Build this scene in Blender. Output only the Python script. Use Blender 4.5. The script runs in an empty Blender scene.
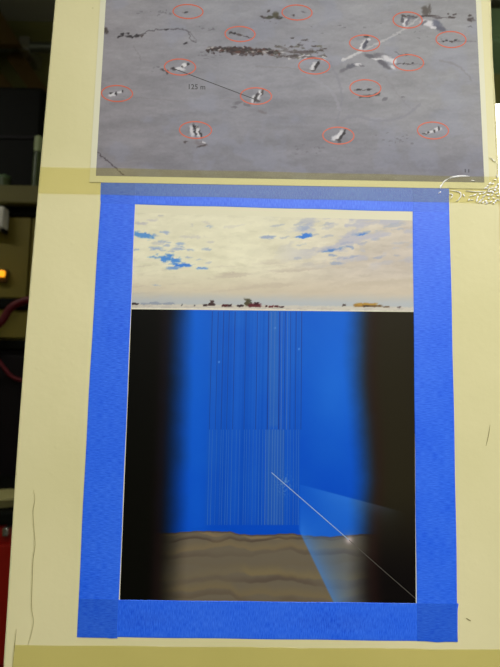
import bpy, bmesh, math, random
import numpy as np
from mathutils import Vector, Matrix

random.seed(4)
scene = bpy.context.scene
COL = scene.collection

# ------------------------------------------------------------------ camera
F_PX = 500.0                       # focal length in pixels of the 500 x 667 frame
CAM = np.array([0.0, -0.36, 1.45])
PITCH, YAW, ROLL = [math.radians(a) for a in (6.21226, -0.59315, -1.01608)]


def rotation(p, y, r):
    cx, sx, cy, sy, cr, sr = math.cos(p), math.sin(p), math.cos(y), math.sin(y), math.cos(r), math.sin(r)
    rx = np.array([[1, 0, 0], [0, cx, -sx], [0, sx, cx]])
    rz = np.array([[cy, -sy, 0], [sy, cy, 0], [0, 0, 1]])
    ry = np.array([[cr, 0, sr], [0, 1, 0], [-sr, 0, cr]])
    return rz @ rx @ ry


ROT = rotation(PITCH, YAW, ROLL)
cam_data = bpy.data.cameras.new('camera')
cam_data.sensor_fit = 'VERTICAL'
cam_data.sensor_height = 36.0
cam_data.lens = F_PX * 36.0 / 667.0
cam_data.clip_start = 0.01
cam_data.dof.use_dof = True
cam_data.dof.focus_distance = 0.36
cam_data.dof.aperture_fstop = 10.0
cam = bpy.data.objects.new('camera', cam_data)
COL.objects.link(cam)
mw = Matrix.Identity(4)
for i in range(3):
    mw[i][0] = ROT[i, 0]
    mw[i][1] = ROT[i, 2]
    mw[i][2] = -ROT[i, 1]
    mw[i][3] = CAM[i]
cam.matrix_world = mw
scene.camera = cam

# ------------------------------------------------------------------ world, lights, exposure
world = bpy.data.worlds.new('world')
scene.world = world
world.use_nodes = True
world.node_tree.nodes['Background'].inputs[0].default_value = (1.0, 1.0, 1.0, 1)
world.node_tree.nodes['Background'].inputs[1].default_value = 0.05
scene.view_settings.view_transform = 'Standard'
scene.view_settings.look = 'None'
scene.view_settings.gamma = 1.0
scene.view_settings.exposure = 0.06

CEIL = 3.2
LAMP_Z, LAMP_FAR_Z = 2.26, 2.62


def area_light(name, loc, size, power, color, aim=None):
    ld = bpy.data.lights.new(name, 'AREA')
    ld.shape = 'RECTANGLE'
    ld.size, ld.size_y = size
    ld.energy = power
    ld.color = color
    o = bpy.data.objects.new(name, ld)
    o.location = loc
    COL.objects.link(o)
    if aim is not None:
        o.rotation_euler = (Vector(aim) - Vector(loc)).to_track_quat('-Z', 'Y').to_euler()
    return o


area_light('ceiling_tube_glow', (0.35, -0.82, LAMP_Z - 0.14), (1.16, 0.22), 21, (1.0, 0.985, 0.97))
area_light('far_ceiling_tube_glow', (0.2, -2.7, LAMP_FAR_Z - 0.14), (1.16, 0.22), 9, (1.0, 0.985, 0.97))

area_light('back_room_fill', (-1.6, 0.35, 2.85), (0.9, 0.2), 4.5, (1.0, 0.985, 0.9))  # added unseen lamp, brightens the furniture behind the column

# ------------------------------------------------------------------ helpers


def unproject(px, py, y):
    """pixel arrays -> points on the plane of constant world y"""
    px = np.asarray(px, float)
    py = np.asarray(py, float)
    c = np.stack([(px - 250) / F_PX, np.ones_like(px), (333.5 - py) / F_PX], -1)
    d = c @ ROT.T
    t = (y - CAM[1]) / d[..., 1]
    return CAM + d * t[..., None]


def at(px, py, y=0.0):
    return unproject(np.array([px]), np.array([py]), y)[0]


def lin(c):
    c = np.asarray(c, float) / 255.0
    return np.where(c <= 0.04045, c / 12.92, ((c + 0.055) / 1.055) ** 2.4)


def rgba(c):
    l = lin(c)
    return (float(l[0]), float(l[1]), float(l[2]), 1.0)


def tag(o, label=None, cat=None, group=None, kind=None):
    if label:
        o['label'] = label
    if cat:
        o['category'] = cat
    if group:
        o['group'] = group
    if kind:
        o['kind'] = kind
    return o


def empty(name, loc):
    o = bpy.data.objects.new(name, None)
    o.location = [float(v) for v in loc]
    o.empty_display_size = 0.02
    COL.objects.link(o)
    return o


def world_loc(o):
    v = Vector((0, 0, 0))
    while o is not None:
        v = v + o.location
        o = o.parent
    return np.array(v)


def make(name, verts, faces, mat, parent=None, smooth=False, uvs=None):
    """verts in world space; the object's origin goes to the base of its bounds"""
    verts = np.asarray(verts, float)
    lo, hi = verts.min(0), verts.max(0)
    org = np.array([(lo[0] + hi[0]) / 2, (lo[1] + hi[1]) / 2, lo[2]])
    me = bpy.data.meshes.new(name)
    me.from_pydata((verts - org).tolist(), [], [list(map(int, f)) for f in faces])
    me.materials.append(mat)
    if uvs is not None:
        uvl = me.uv_layers.new(name='UVMap')
        vi = np.empty(len(me.loops), dtype=np.int32)
        me.loops.foreach_get('vertex_index', vi)
        uvl.data.foreach_set('uv', np.asarray(uvs, np.float32)[vi].ravel())
    if smooth:
        me.polygons.foreach_set('use_smooth', [True] * len(me.polygons))
    me.update()
    o = bpy.data.objects.new(name, me)
    COL.objects.link(o)
    o.location = org - (world_loc(parent) if parent else 0)
    if parent:
        o.parent = parent
    return o


def make_bm(name, bm, mat, parent=None, smooth=False):
    bm.verts.index_update()
    v = [tuple(x.co) for x in bm.verts]
    f = [[x.index for x in p.verts] for p in bm.faces]
    bm.free()
    return make(name, v, f, mat, parent, smooth)


def box_bm(x0, x1, y0, y1, z0, z1, bevel=0.0, seg=2):
    bm = bmesh.new()
    bmesh.ops.create_cube(bm, size=1.0)
    for v in bm.verts:
        v.co = Vector(((x0 + x1) / 2 + v.co.x * (x1 - x0), (y0 + y1) / 2 + v.co.y * (y1 - y0),
                       (z0 + z1) / 2 + v.co.z * (z1 - z0)))
    if bevel:
        bmesh.ops.bevel(bm, geom=list(bm.edges), offset=bevel, segments=seg, affect='EDGES', profile=0.5)
    return bm


def box(name, x0, x1, y0, y1, z0, z1, mat, parent=None, bevel=0.0, seg=2):
    return make_bm(name, box_bm(x0, x1, y0, y1, z0, z1, bevel, seg), mat, parent)


def lathe(name, cx, cy, profile, mat, parent=None, n=24):
    v, f = [], []
    for r, z in profile:
        for k in range(n):
            a = 2 * math.pi * k / n
            v.append((cx + r * math.cos(a), cy + r * math.sin(a), z))
    for i in range(len(profile) - 1):
        for k in range(n):
            f.append((i * n + k, i * n + (k + 1) % n, (i + 1) * n + (k + 1) % n, (i + 1) * n + k))
    f.append(tuple(range(n))[::-1])
    f.append(tuple((len(profile) - 1) * n + k for k in range(n)))
    return make(name, v, f, mat, parent, smooth=False)


def smooth_path(pts, sub=6):
    pts = np.asarray(pts, float)
    ext = np.vstack([2 * pts[0] - pts[1], pts, 2 * pts[-1] - pts[-2]])
    out = []
    for i in range(1, len(ext) - 2):
        p0, p1, p2, p3 = ext[i - 1:i + 3]
        for s in range(sub):
            t = s / sub
            out.append(0.5 * (2 * p1 + (p2 - p0) * t + (2 * p0 - 5 * p1 + 4 * p2 - p3) * t * t
                              + (3 * p1 - p0 - 3 * p2 + p3) * t ** 3))
    out.append(pts[-1])
    return np.array(out)


def tube(name, pts, r, mat, parent=None, n=10, sub=6):
    p = smooth_path(pts, sub) if sub > 1 else np.asarray(pts, float)
    v, f = [], []
    for i in range(len(p)):
        t = p[min(i + 1, len(p) - 1)] - p[max(i - 1, 0)]
        t /= np.linalg.norm(t)
        a = np.cross(t, (0, 1, 0) if abs(t[1]) < 0.9 else (0, 0, 1))
        a /= np.linalg.norm(a)
        b = np.cross(t, a)
        for k in range(n):
            an = 2 * math.pi * k / n
            v.append(p[i] + r * (math.cos(an) * a + math.sin(an) * b))
    for i in range(len(p) - 1):
        for k in range(n):
            f.append((i * n + k, i * n + (k + 1) % n, (i + 1) * n + (k + 1) % n, (i + 1) * n + k))
    f.append(tuple(range(n)))
    f.append(tuple((len(p) - 1) * n + k for k in range(n))[::-1])
    return make(name, v, f, mat, parent, smooth=True)


# ------------------------------------------------------------------ materials


def new_mat(name):
    m = bpy.data.materials.new(name)
    m.use_nodes = True
    nt = m.node_tree
    return m, nt, nt.nodes['Principled BSDF']


def plain(name, c, rough=0.6, spec=0.3, metal=0.0, var=0.12, scale=40.0):
    """one colour with a little procedural mottling"""
    m, nt, b = new_mat(name)
    tc = nt.nodes.new('ShaderNodeTexCoord')
    no = nt.nodes.new('ShaderNodeTexNoise')
    no.inputs['Scale'].default_value = scale
    no.inputs['Detail'].default_value = 4
    nt.links.new(tc.outputs['Object'], no.inputs['Vector'])
    mx = nt.nodes.new('ShaderNodeMix')
    mx.data_type = 'RGBA'
    l = lin(c)
    mx.inputs['A'].default_value = (*[float(x * (1 - var)) for x in l], 1)
    mx.inputs['B'].default_value = (*[float(min(1, x * (1 + var))) for x in l], 1)
    nt.links.new(no.outputs['Fac'], mx.inputs['Factor'])
    nt.links.new(mx.outputs['Result'], b.inputs['Base Color'])
    b.inputs['Roughness'].default_value = rough
    b.inputs['Specular IOR Level'].default_value = spec
    b.inputs['Metallic'].default_value = metal
    return m


def emitter(name, c, strength):
    m, nt, b = new_mat(name)
    b.inputs['Base Color'].default_value = rgba(c)
    b.inputs['Emission Color'].default_value = rgba(c)
    b.inputs['Emission Strength'].default_value = strength
    return m


def painted_wall():
    m, nt, b = new_mat('cream_gloss_paint')
    N, L = nt.nodes, nt.links
    tc = N.new('ShaderNodeTexCoord')
    big = N.new('ShaderNodeTexNoise')
    big.inputs['Scale'].default_value = 9
    big.inputs['Detail'].default_value = 3
    L.new(tc.outputs['Object'], big.inputs['Vector'])
    ramp = N.new('ShaderNodeValToRGB')
    ramp.color_ramp.elements[0].position = 0.3
    ramp.color_ramp.elements[0].color = rgba((211, 205, 153))
    ramp.color_ramp.elements[1].position = 0.72
    ramp.color_ramp.elements[1].color = rgba((221, 214, 165))
    L.new(big.outputs['Fac'], ramp.inputs['Fac'])
    # sparse tiny specks of dirt
    vo = N.new('ShaderNodeTexVoronoi')
    vo.inputs['Scale'].default_value = 34
    L.new(tc.outputs['Object'], vo.inputs['Vector'])
    sp = N.new('ShaderNodeMapRange')
    sp.inputs['From Min'].default_value = 0.018
    sp.inputs['From Max'].default_value = 0.032
    sp.inputs['To Min'].default_value = 0.45
    sp.inputs['To Max'].default_value = 0.0
    L.new(vo.outputs['Distance'], sp.inputs['Value'])
    mx = N.new('ShaderNodeMix')
    mx.data_type = 'RGBA'
    mx.inputs['B'].default_value = rgba((120, 108, 66))
    L.new(sp.outputs['Result'], mx.inputs['Factor'])
    L.new(ramp.outputs['Color'], mx.inputs['A'])
    L.new(mx.outputs['Result'], b.inputs['Base Color'])
    # orange-peel relief plus brush drag
    peel = N.new('ShaderNodeTexNoise')
    peel.inputs['Scale'].default_value = 160
    peel.inputs['Detail'].default_value = 3
    L.new(tc.outputs['Object'], peel.inputs['Vector'])
    mp = N.new('ShaderNodeMapping')
    mp.inputs['Scale'].default_value = (1, 1, 0.12)
    L.new(tc.outputs['Object'], mp.inputs['Vector'])
    drag = N.new('ShaderNodeTexNoise')
    drag.inputs['Scale'].default_value = 60
    L.new(mp.outputs['Vector'], drag.inputs['Vector'])
    pimple = N.new('ShaderNodeTexVoronoi')
    pimple.inputs['Scale'].default_value = 75
    L.new(tc.outputs['Object'], pimple.inputs['Vector'])
    pm = N.new('ShaderNodeMapRange')
    pm.inputs['From Min'].default_value = 0.0
    pm.inputs['From Max'].default_value = 0.14
    pm.inputs['To Min'].default_value = 0.45
    pm.inputs['To Max'].default_value = 0.0
    L.new(pimple.outputs['Distance'], pm.inputs['Value'])
    a1 = N.new('ShaderNodeMath')
    a1.operation = 'ADD'
    L.new(peel.outputs['Fac'], a1.inputs[0])
    L.new(drag.outputs['Fac'], a1.inputs[1])
    a2 = N.new('ShaderNodeMath')
    a2.operation = 'ADD'
    L.new(a1.outputs[0], a2.inputs[0])
    L.new(pm.outputs['Result'], a2.inputs[1])
    bp = N.new('ShaderNodeBump')
    bp.inputs['Strength'].default_value = 0.5
    bp.inputs['Distance'].default_value = 0.0003
    L.new(a2.outputs[0], bp.inputs['Height'])
    L.new(bp.outputs['Normal'], b.inputs['Normal'])
    b.inputs['Roughness'].default_value = 0.42
    b.inputs['Specular IOR Level'].default_value = 0.3
    return m


def blue_tape():
    """crepe paper tape: fine wrinkles across its length (u along, v across, both in metres)"""
    m, nt, b = new_mat('blue_crepe_tape')
    N, L = nt.nodes, nt.links
    uv = N.new('ShaderNodeUVMap')
    mp = N.new('ShaderNodeMapping')
    mp.inputs['Scale'].default_value = (1500, 260, 1)
    L.new(uv.outputs['UV'], mp.inputs['Vector'])
    no = N.new('ShaderNodeTexNoise')
    no.inputs['Scale'].default_value = 1.0
    no.inputs['Detail'].default_value = 3
    L.new(mp.outputs['Vector'], no.inputs['Vector'])
    mp2 = N.new('ShaderNodeMapping')
    mp2.inputs['Scale'].default_value = (30, 30, 1)
    L.new(uv.outputs['UV'], mp2.inputs['Vector'])
    no2 = N.new('ShaderNodeTexNoise')
    no2.inputs['Scale'].default_value = 1.0
    L.new(mp2.outputs['Vector'], no2.inputs['Vector'])
    ad = N.new('ShaderNodeMath')
    ad.operation = 'MULTIPLY_ADD'
    ad.inputs[1].default_value = 0.3
    L.new(no2.outputs['Fac'], ad.inputs[0])
    L.new(no.outputs['Fac'], ad.inputs[2])
    ramp = N.new('ShaderNodeValToRGB')
    ramp.color_ramp.elements[0].position = 0.42
    ramp.color_ramp.elements[0].color = rgba((6, 86, 234))
    ramp.color_ramp.elements[1].position = 0.92
    ramp.color_ramp.elements[1].color = rgba((64, 126, 250))
    L.new(ad.outputs[0], ramp.inputs['Fac'])
    # two plies read deeper than one: the ply tone is stored on the mesh
    ply = N.new('ShaderNodeVertexColor')
    ply.layer_name = 'layers'
    mul = N.new('ShaderNodeMix')
    mul.data_type = 'RGBA'
    mul.blend_type = 'MULTIPLY'
    mul.inputs['Factor'].default_value = 1.0
    L.new(ramp.outputs['Color'], mul.inputs['A'])
    L.new(ply.outputs['Color'], mul.inputs['B'])
    L.new(mul.outputs['Result'], b.inputs['Base Color'])
    bp = N.new('ShaderNodeBump')
    bp.inputs['Strength'].default_value = 0.5
    bp.inputs['Distance'].default_value = 0.0002
    L.new(no.outputs['Fac'], bp.inputs['Height'])
    L.new(bp.outputs['Normal'], b.inputs['Normal'])
    b.inputs['Roughness'].default_value = 0.45
    b.inputs['Specular IOR Level'].default_value = 0.5
    tr = N.new('ShaderNodeBsdfTransparent')
    tr.inputs['Color'].default_value = (0.3, 0.45, 0.5, 1)
    ms = N.new('ShaderNodeMixShader')
    ms.inputs['Fac'].default_value = 0.04
    out = N['Material Output']
    L.new(b.outputs['BSDF'], ms.inputs[1])
    L.new(tr.outputs['BSDF'], ms.inputs[2])
    L.new(ms.outputs['Shader'], out.inputs['Surface'])
    return m


def clear_tape(name, tint, veil):
    m, nt, b = new_mat(name)
    N, L = nt.nodes, nt.links
    uv = N.new('ShaderNodeUVMap')
    mp = N.new('ShaderNodeMapping')
    mp.inputs['Scale'].default_value = (60, 900, 1)
    L.new(uv.outputs['UV'], mp.inputs['Vector'])
    no = N.new('ShaderNodeTexNoise')
    no.inputs['Scale'].default_value = 1.0
    no.inputs['Detail'].default_value = 2
    L.new(mp.outputs['Vector'], no.inputs['Vector'])
    ramp = N.new('ShaderNodeValToRGB')
    ramp.color_ramp.elements[0].color = rgba((176, 166, 84))
    ramp.color_ramp.elements[1].color = rgba((202, 192, 112))
    L.new(no.outputs['Fac'], ramp.inputs['Fac'])
    L.new(ramp.outputs['Color'], b.inputs['Base Color'])
    b.inputs['Roughness'].default_value = 0.22
    b.inputs['Specular IOR Level'].default_value = 0.5
    tr = N.new('ShaderNodeBsdfTransparent')
    tr.inputs['Color'].default_value = (*tint, 1)
    ms = N.new('ShaderNodeMixShader')
    ms.inputs['Fac'].default_value = 1 - veil
    L.new(b.outputs['BSDF'], ms.inputs[1])
    L.new(tr.outputs['BSDF'], ms.inputs[2])
    L.new(ms.outputs['Shader'], N['Material Output'].inputs['Surface'])
    return m


def printed(name, rough, spec):
    m, nt, b = new_mat(name)
    ca = nt.nodes.new('ShaderNodeVertexColor')
    ca.layer_name = 'ink'
    nt.links.new(ca.outputs['Color'], b.inputs['Base Color'])
    b.inputs['Roughness'].default_value = rough
    b.inputs['Specular IOR Level'].default_value = spec
    return m


M_WALL = painted_wall()
M_BLUE = blue_tape()
M_CLEAR = clear_tape('yellowed_clear_tape', (0.985, 0.965, 0.80), 0.12)
M_CLEAR_OLD = clear_tape('older_yellowed_clear_tape', (0.96, 0.94, 0.72), 0.25)
M_PRINT_A = printed('aerial_print_ink', 0.45, 0.12)
M_PRINT_B = printed('illustration_print_ink', 0.42, 0.12)
M_PAPER = plain('white_paper', (219, 215, 184), 0.6, 0.3, var=0.02)
M_PAPER_A = plain('cream_paper', (214, 212, 182), 0.5, 0.35, var=0.02)
M_CRACK = plain('crack_shade_and_scuff', (128, 118, 72), 0.8, 0.1)  # crack ribbons carry the crack's shadow as colour; scuff marks share the tone
M_RED_INK = plain('red_ink', (200, 92, 62), 0.5, 0.3, var=0.06)
M_BLACK_INK = plain('black_ink', (50, 50, 50), 0.5, 0.3, var=0.1)
M_STRING_DARK = plain('string_ink_dark', (10, 58, 150), 0.45, 0.3, var=0.1)
M_STRING_LIGHT = plain('string_ink_light', (44, 102, 186), 0.45, 0.3, var=0.1)
M_STRING_GREY = plain('string_ink_grey', (66, 112, 180), 0.45, 0.3, var=0.1)
M_TRACK = plain('track_ink', (146, 172, 200), 0.45, 0.3, var=0.05)
M_TRACK_DIM = plain('track_ink_dim', (84, 80, 74), 0.45, 0.3, var=0.05)
M_CRINKLE = plain('crinkle_glint_white', (255, 255, 252), 0.3, 0.7, var=0.01)
M_FLOOR = plain('brown_lino', (56, 50, 38), 0.5, 0.3, var=0.25, scale=12)
M_CEILING = plain('ceiling_paint', (160, 160, 140), 0.8, 0.2, var=0.04, scale=3)
M_ROOM = plain('front_room_paint', (150, 149, 144), 0.7, 0.2, var=0.06, scale=3)
M_BACK = plain('olive_back_wall_paint', (122, 122, 70), 0.7, 0.2, var=0.15, scale=5)
M_OLIVE = plain('olive_cupboard_paint', (122, 110, 40), 0.55, 0.3, var=0.12, scale=9)
M_SHELF = plain('olive_shelf_board', (112, 106, 56), 0.6, 0.3, var=0.12, scale=14)
M_BLACK = plain('black_plastic', (13, 14, 8), 0.6, 0.1, var=0.2)
M_DARK = plain('dark_cabinet_steel', (14, 8, 10), 0.6, 0.2, var=0.2)
M_PIPE = plain('grey_pipe_steel', (110, 116, 100), 0.35, 0.5, metal=0.6)
M_WOOD = plain('dark_brown_wood', (92, 72, 34), 0.65, 0.2, var=0.25, scale=20)
M_RED = plain('red_chest_enamel', (150, 22, 8), 0.35, 0.5, var=0.05)
M_HOSE = plain('dark_red_rubber', (92, 5, 20), 0.5, 0.4)
M_WHITE = plain('white_plastic', (226, 224, 210), 0.4, 0.4, var=0.03)
M_DISH = plain('pale_olive_enamel', (176, 170, 112), 0.4, 0.4)
M_CHROME = plain('chrome', (190, 190, 180), 0.25, 0.5, metal=0.9, var=0.03)
M_BOTTLE = plain('green_bottle_plastic', (70, 84, 44), 0.35, 0.5)
M_CAP = plain('pale_green_cap', (176, 190, 140), 0.45, 0.4)
M_GREEN = plain('dark_green_enamel', (96, 122, 84), 0.5, 0.3)
M_AMBER = emitter('amber_lens_glow', (255, 168, 30), 1.2)
M_BRIGHT = emitter('bright_diffuser_glow', (255, 252, 244), 9.0)
M_TUBE = emitter('lamp_diffuser_glow', (255, 252, 244), 3.0)

# ------------------------------------------------------------------ the room
X0, X1, Y0, Y1 = -2.4, 2.6, -3.2, 1.9
tag(box('floor', X0, X1, Y0, Y1, -0.1, 0.0, M_FLOOR), kind='structure')
tag(box('ceiling', X0, X1, Y0, Y1, CEIL, CEIL + 0.1, M_CEILING), kind='structure')
tag(box('wall_back', X0 - 0.1, X1 + 0.1, Y1, Y1 + 0.1, 0, CEIL, M_BACK), kind='structure')
tag(box('wall_front', X0 - 0.1, X1 + 0.1, Y0 - 0.1, Y0, 0, CEIL, M_ROOM), kind='structure')
tag(box('wall_left', X0 - 0.1, X0, Y0, Y1, 0, CEIL, M_BACK), kind='structure')
tag(box('wall_right', X1, X1 + 0.1, Y0, Y1, 0, CEIL, M_ROOM), kind='structure')

# the painted column: its front face is the plane y = 0
LEFT_EDGE = [(54.6, 0), (47.3, 80), (38.3, 180), (33.1, 240), (24.5, 340), (17.1, 440), (14.3, 480), (8.1, 580), (2.6, 667)]
RIGHT_EDGE = [(492.4, 0), (494.5, 60), (496.4, 90), (498.6, 130), (500.6, 170), (502.5, 215), (504, 300), (506, 667)]


def edge_profile(pix):
    """(z, x) of a column edge, run on straight to floor and ceiling"""
    p = [at(x, y) for x, y in pix]
    zx = [(q[2], q[0]) for q in p][::-1]
    return [(0.0, zx[0][1])] + zx + [(CEIL, zx[-1][1])]


def column():
    zl, xl_ = np.array(edge_profile(LEFT_EDGE)).T
    zr_, xr_ = np.array(edge_profile(RIGHT_EDGE)).T
    zs = sorted(set(list(zl) + list(zr_)))
    c, dp = 0.0014, 0.30
    bm = bmesh.new()
    rows = []
    for z in zs:
        a, b = np.interp(z, zl, xl_), np.interp(z, zr_, xr_)
        ring = [(a + c, 0), (b - c * 2, 0), (b - c * .6, c * .6), (b, c * 2), (b, dp - c), (b - c, dp), (a + c, dp), (a, dp - c), (a, c), (a + c * .3, c * .3)]
        rows.append([bm.verts.new((x, y, z)) for x, y in ring])
    n = len(rows[0])
    for lo, hi in zip(rows[:-1], rows[1:]):
        for k in range(n):
            bm.faces.new((lo[k], lo[(k + 1) % n], hi[(k + 1) % n], hi[k]))
    bm.faces.new(rows[0][::-1])
    bm.faces.new(rows[-1])
    return bm


pillar = make_bm('wall_pillar', column(), M_WALL)
tag(pillar, 'cream painted column carrying two taped up prints', kind='structure')


def ribbon(name, pix, width, off, mat, parent, ridge=0.0, taper=True, sub=4):
    """thin strip following a pixel path on the column face; ridge lifts its spine"""
    p = smooth_path(pix, sub) if sub > 1 else np.asarray(pix, float)
    n = len(p)
    v, f = [], []
    for i in range(n):
        t = p[min(i + 1, n - 1)] - p[max(i - 1, 0)]
        t = t / (np.linalg.norm(t) + 1e-9)
        nn = np.array([-t[1], t[0]])
        w = width / 2
        if taper:
            w *= max(0.12, math.sin(math.pi * (i + 0.3) / (n - 0.4)) ** 0.5)
        a, c = p[i] - nn * w, p[i] + nn * w
        v += [at(a[0], a[1], -off), at(p[i][0], p[i][1], -off - ridge), at(c[0], c[1], -off)]
    for i in range(n - 1):
        for k in range(2):
            f.append((i * 3 + k, i * 3 + k + 1, i * 3 + 4 + k, i * 3 + 3 + k))
    return make(name, v, f, mat, parent, smooth=False)


for path in ([(33.5, 490), (34.8, 500), (33, 512), (34, 530), (35, 545), (33, 560), (32.2, 580), (31.5, 600),
              (32, 612), (33.6, 622), (31, 635), (28, 646)],
             [(16.4, 629), (15.2, 640), (14, 652), (12, 672)]):
    ribbon('paint_crack', path, 0.6, 0.0003, M_CRACK, pillar)
    ribbon('lifted_paint_edge', [(x - 0.8, y) for x, y in path], 1.1, 0.0001, M_WALL, pillar, ridge=0.0002)
for path, w in (([(466, 618), (469, 620), (471, 621)], 0.9), ([(490, 425), (488.5, 435), (486, 446)], 0.7)):
    ribbon('scuff_mark', path, w, 0.0003, M_CRACK, pillar)

# ------------------------------------------------------------------ printed pictures
RNG = np.random.default_rng(7)


def vnoise(x, y, seed):
    """smooth value noise on arrays"""
    g = np.random.default_rng(seed).random((256, 256))
    xi, yi = np.floor(x).astype(int), np.floor(y).astype(int)
    fx, fy = x - xi, y - yi
    fx, fy = fx * fx * (3 - 2 * fx), fy * fy * (3 - 2 * fy)
    a, b = g[yi & 255, xi & 255], g[yi & 255, (xi + 1) & 255]
    c, d = g[(yi + 1) & 255, xi & 255], g[(yi + 1) & 255, (xi + 1) & 255]
    return (a * (1 - fx) + b * fx) * (1 - fy) + (c * (1 - fx) + d * fx) * fy


def fbm(x, y, seed, octv=4):
    s, amp, tot = 0, 1.0, 0
    for o in range(octv):
        s = s + amp * vnoise(x * 2 ** o, y * 2 ** o, seed + o)
        tot += amp
        amp *= 0.55
    return s / tot


def sstep(a, b, x):
    t = np.clip((x - a) / (b - a), 0, 1)
    return t * t * (3 - 2 * t)


def over(img, alpha, c):
    return img * (1 - alpha[..., None]) + np.asarray(c, float) * alpha[..., None]


def blob(img, X, Y, cx, cy, rx, ry, c, a=1.0, ang=0.0, soft=0.5):
    ca, sa = math.cos(math.radians(ang)), math.sin(math.radians(ang))
    dx, dy = X - cx, Y - cy
    r = np.sqrt(((dx * ca + dy * sa) / rx) ** 2 + ((-dx * sa + dy * ca) / ry) ** 2)
    return over(img, a * (1 - sstep(1 - soft, 1 + soft, r)), c)


def stroke(img, X, Y, pts, w, c, a=1.0):
    p = smooth_path(pts, 5)
    d = np.full(X.shape, 1e9)
    for i in range(len(p) - 1):
        A, B = p[i], p[i + 1]
        ab = B - A
        t = np.clip(((X - A[0]) * ab[0] + (Y - A[1]) * ab[1]) / (ab @ ab + 1e-9), 0, 1)
        d = np.minimum(d, np.hypot(X - A[0] - t * ab[0], Y - A[1] - t * ab[1]))
    return over(img, a * (1 - sstep(w / 2 - 0.4, w / 2 + 0.5, d)), c)


def picture(name, corners, nx, ny, off, paint, mat, parent):
    """flat printed sheet: a grid between four pixel corners (TL TR BR BL) with ink stored per vertex"""
    u = np.linspace(0, 1, nx)[None, :]
    v = np.linspace(0, 1, ny)[:, None]
    tl, tr, br, bl = [np.array(c, float) for c in corners]
    q = ((1 - u) * (1 - v))[..., None] * tl + (u * (1 - v))[..., None] * tr + (u * v)[..., None] * br + \
        ((1 - u) * v)[..., None] * bl
    X, Y = q[..., 0], q[..., 1]
    img = np.clip(paint(X, Y), 0, 255)
    P = unproject(X, Y, -off).reshape(-1, 3)
    lo, hi = P.min(0), P.max(0)
    org = np.array([(lo[0] + hi[0]) / 2, (lo[1] + hi[1]) / 2, lo[2]])
    me = bpy.data.meshes.new(name)
    idx = np.arange(nx * ny).reshape(ny, nx)
    quads = np.stack([idx[1:, :-1], idx[1:, 1:], idx[:-1, 1:], idx[:-1, :-1]], -1).reshape(-1, 4)
    nf = len(quads)
    me.vertices.add(nx * ny)
    me.vertices.foreach_set('co', (P - org).astype(np.float32).ravel())
    me.loops.add(nf * 4)
    me.loops.foreach_set('vertex_index', quads.astype(np.int32).ravel())
    me.polygons.add(nf)
    me.polygons.foreach_set('loop_start', np.arange(0, nf * 4, 4, dtype=np.int32))
    at_ = me.color_attributes.new('ink', 'FLOAT_COLOR', 'POINT')
    c4 = np.ones((nx * ny, 4), np.float32)
    c4[:, :3] = lin(img).reshape(-1, 3)
    at_.data.foreach_set('color', c4.ravel())
    me.materials.append(mat)
    me.update()
    me.validate()
    o = bpy.data.objects.new(name, me)
    COL.objects.link(o)
    o.location = org - world_loc(parent)
    o.parent = parent
    return o


def sheet(name, corners, off_back, off_front, mat, parent=None, uvs=None):
    """thin slab between two offsets from the column face, corners in pixels TL TR BR BL"""
    v = [at(x, y, -off_front) for x, y in corners] + [at(x, y, -off_back) for x, y in corners]
    f = [(3, 2, 1, 0), (4, 5, 6, 7), (0, 1, 5, 4), (1, 2, 6, 5), (2, 3, 7, 6), (3, 0, 4, 7)]
    return make(name, v, f, mat, parent)


# ---------------- lower print: illustration of the ice
LOW = empty('illustration_print', at(268, 604))
tag(LOW, 'portrait print of cloudy sky above deep blue ice, framed by blue tape', 'print')
sheet('paper', [(130, 198), (418, 206), (422, 609), (113.5, 606)], 0.00003, 0.0001, M_PAPER, LOW)

LB = [(136, 221), (120, 600)]


def x_left(y):
    return 135.2 + (120.6 - 135.2) * (y - 204) / (600 - 204)


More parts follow.
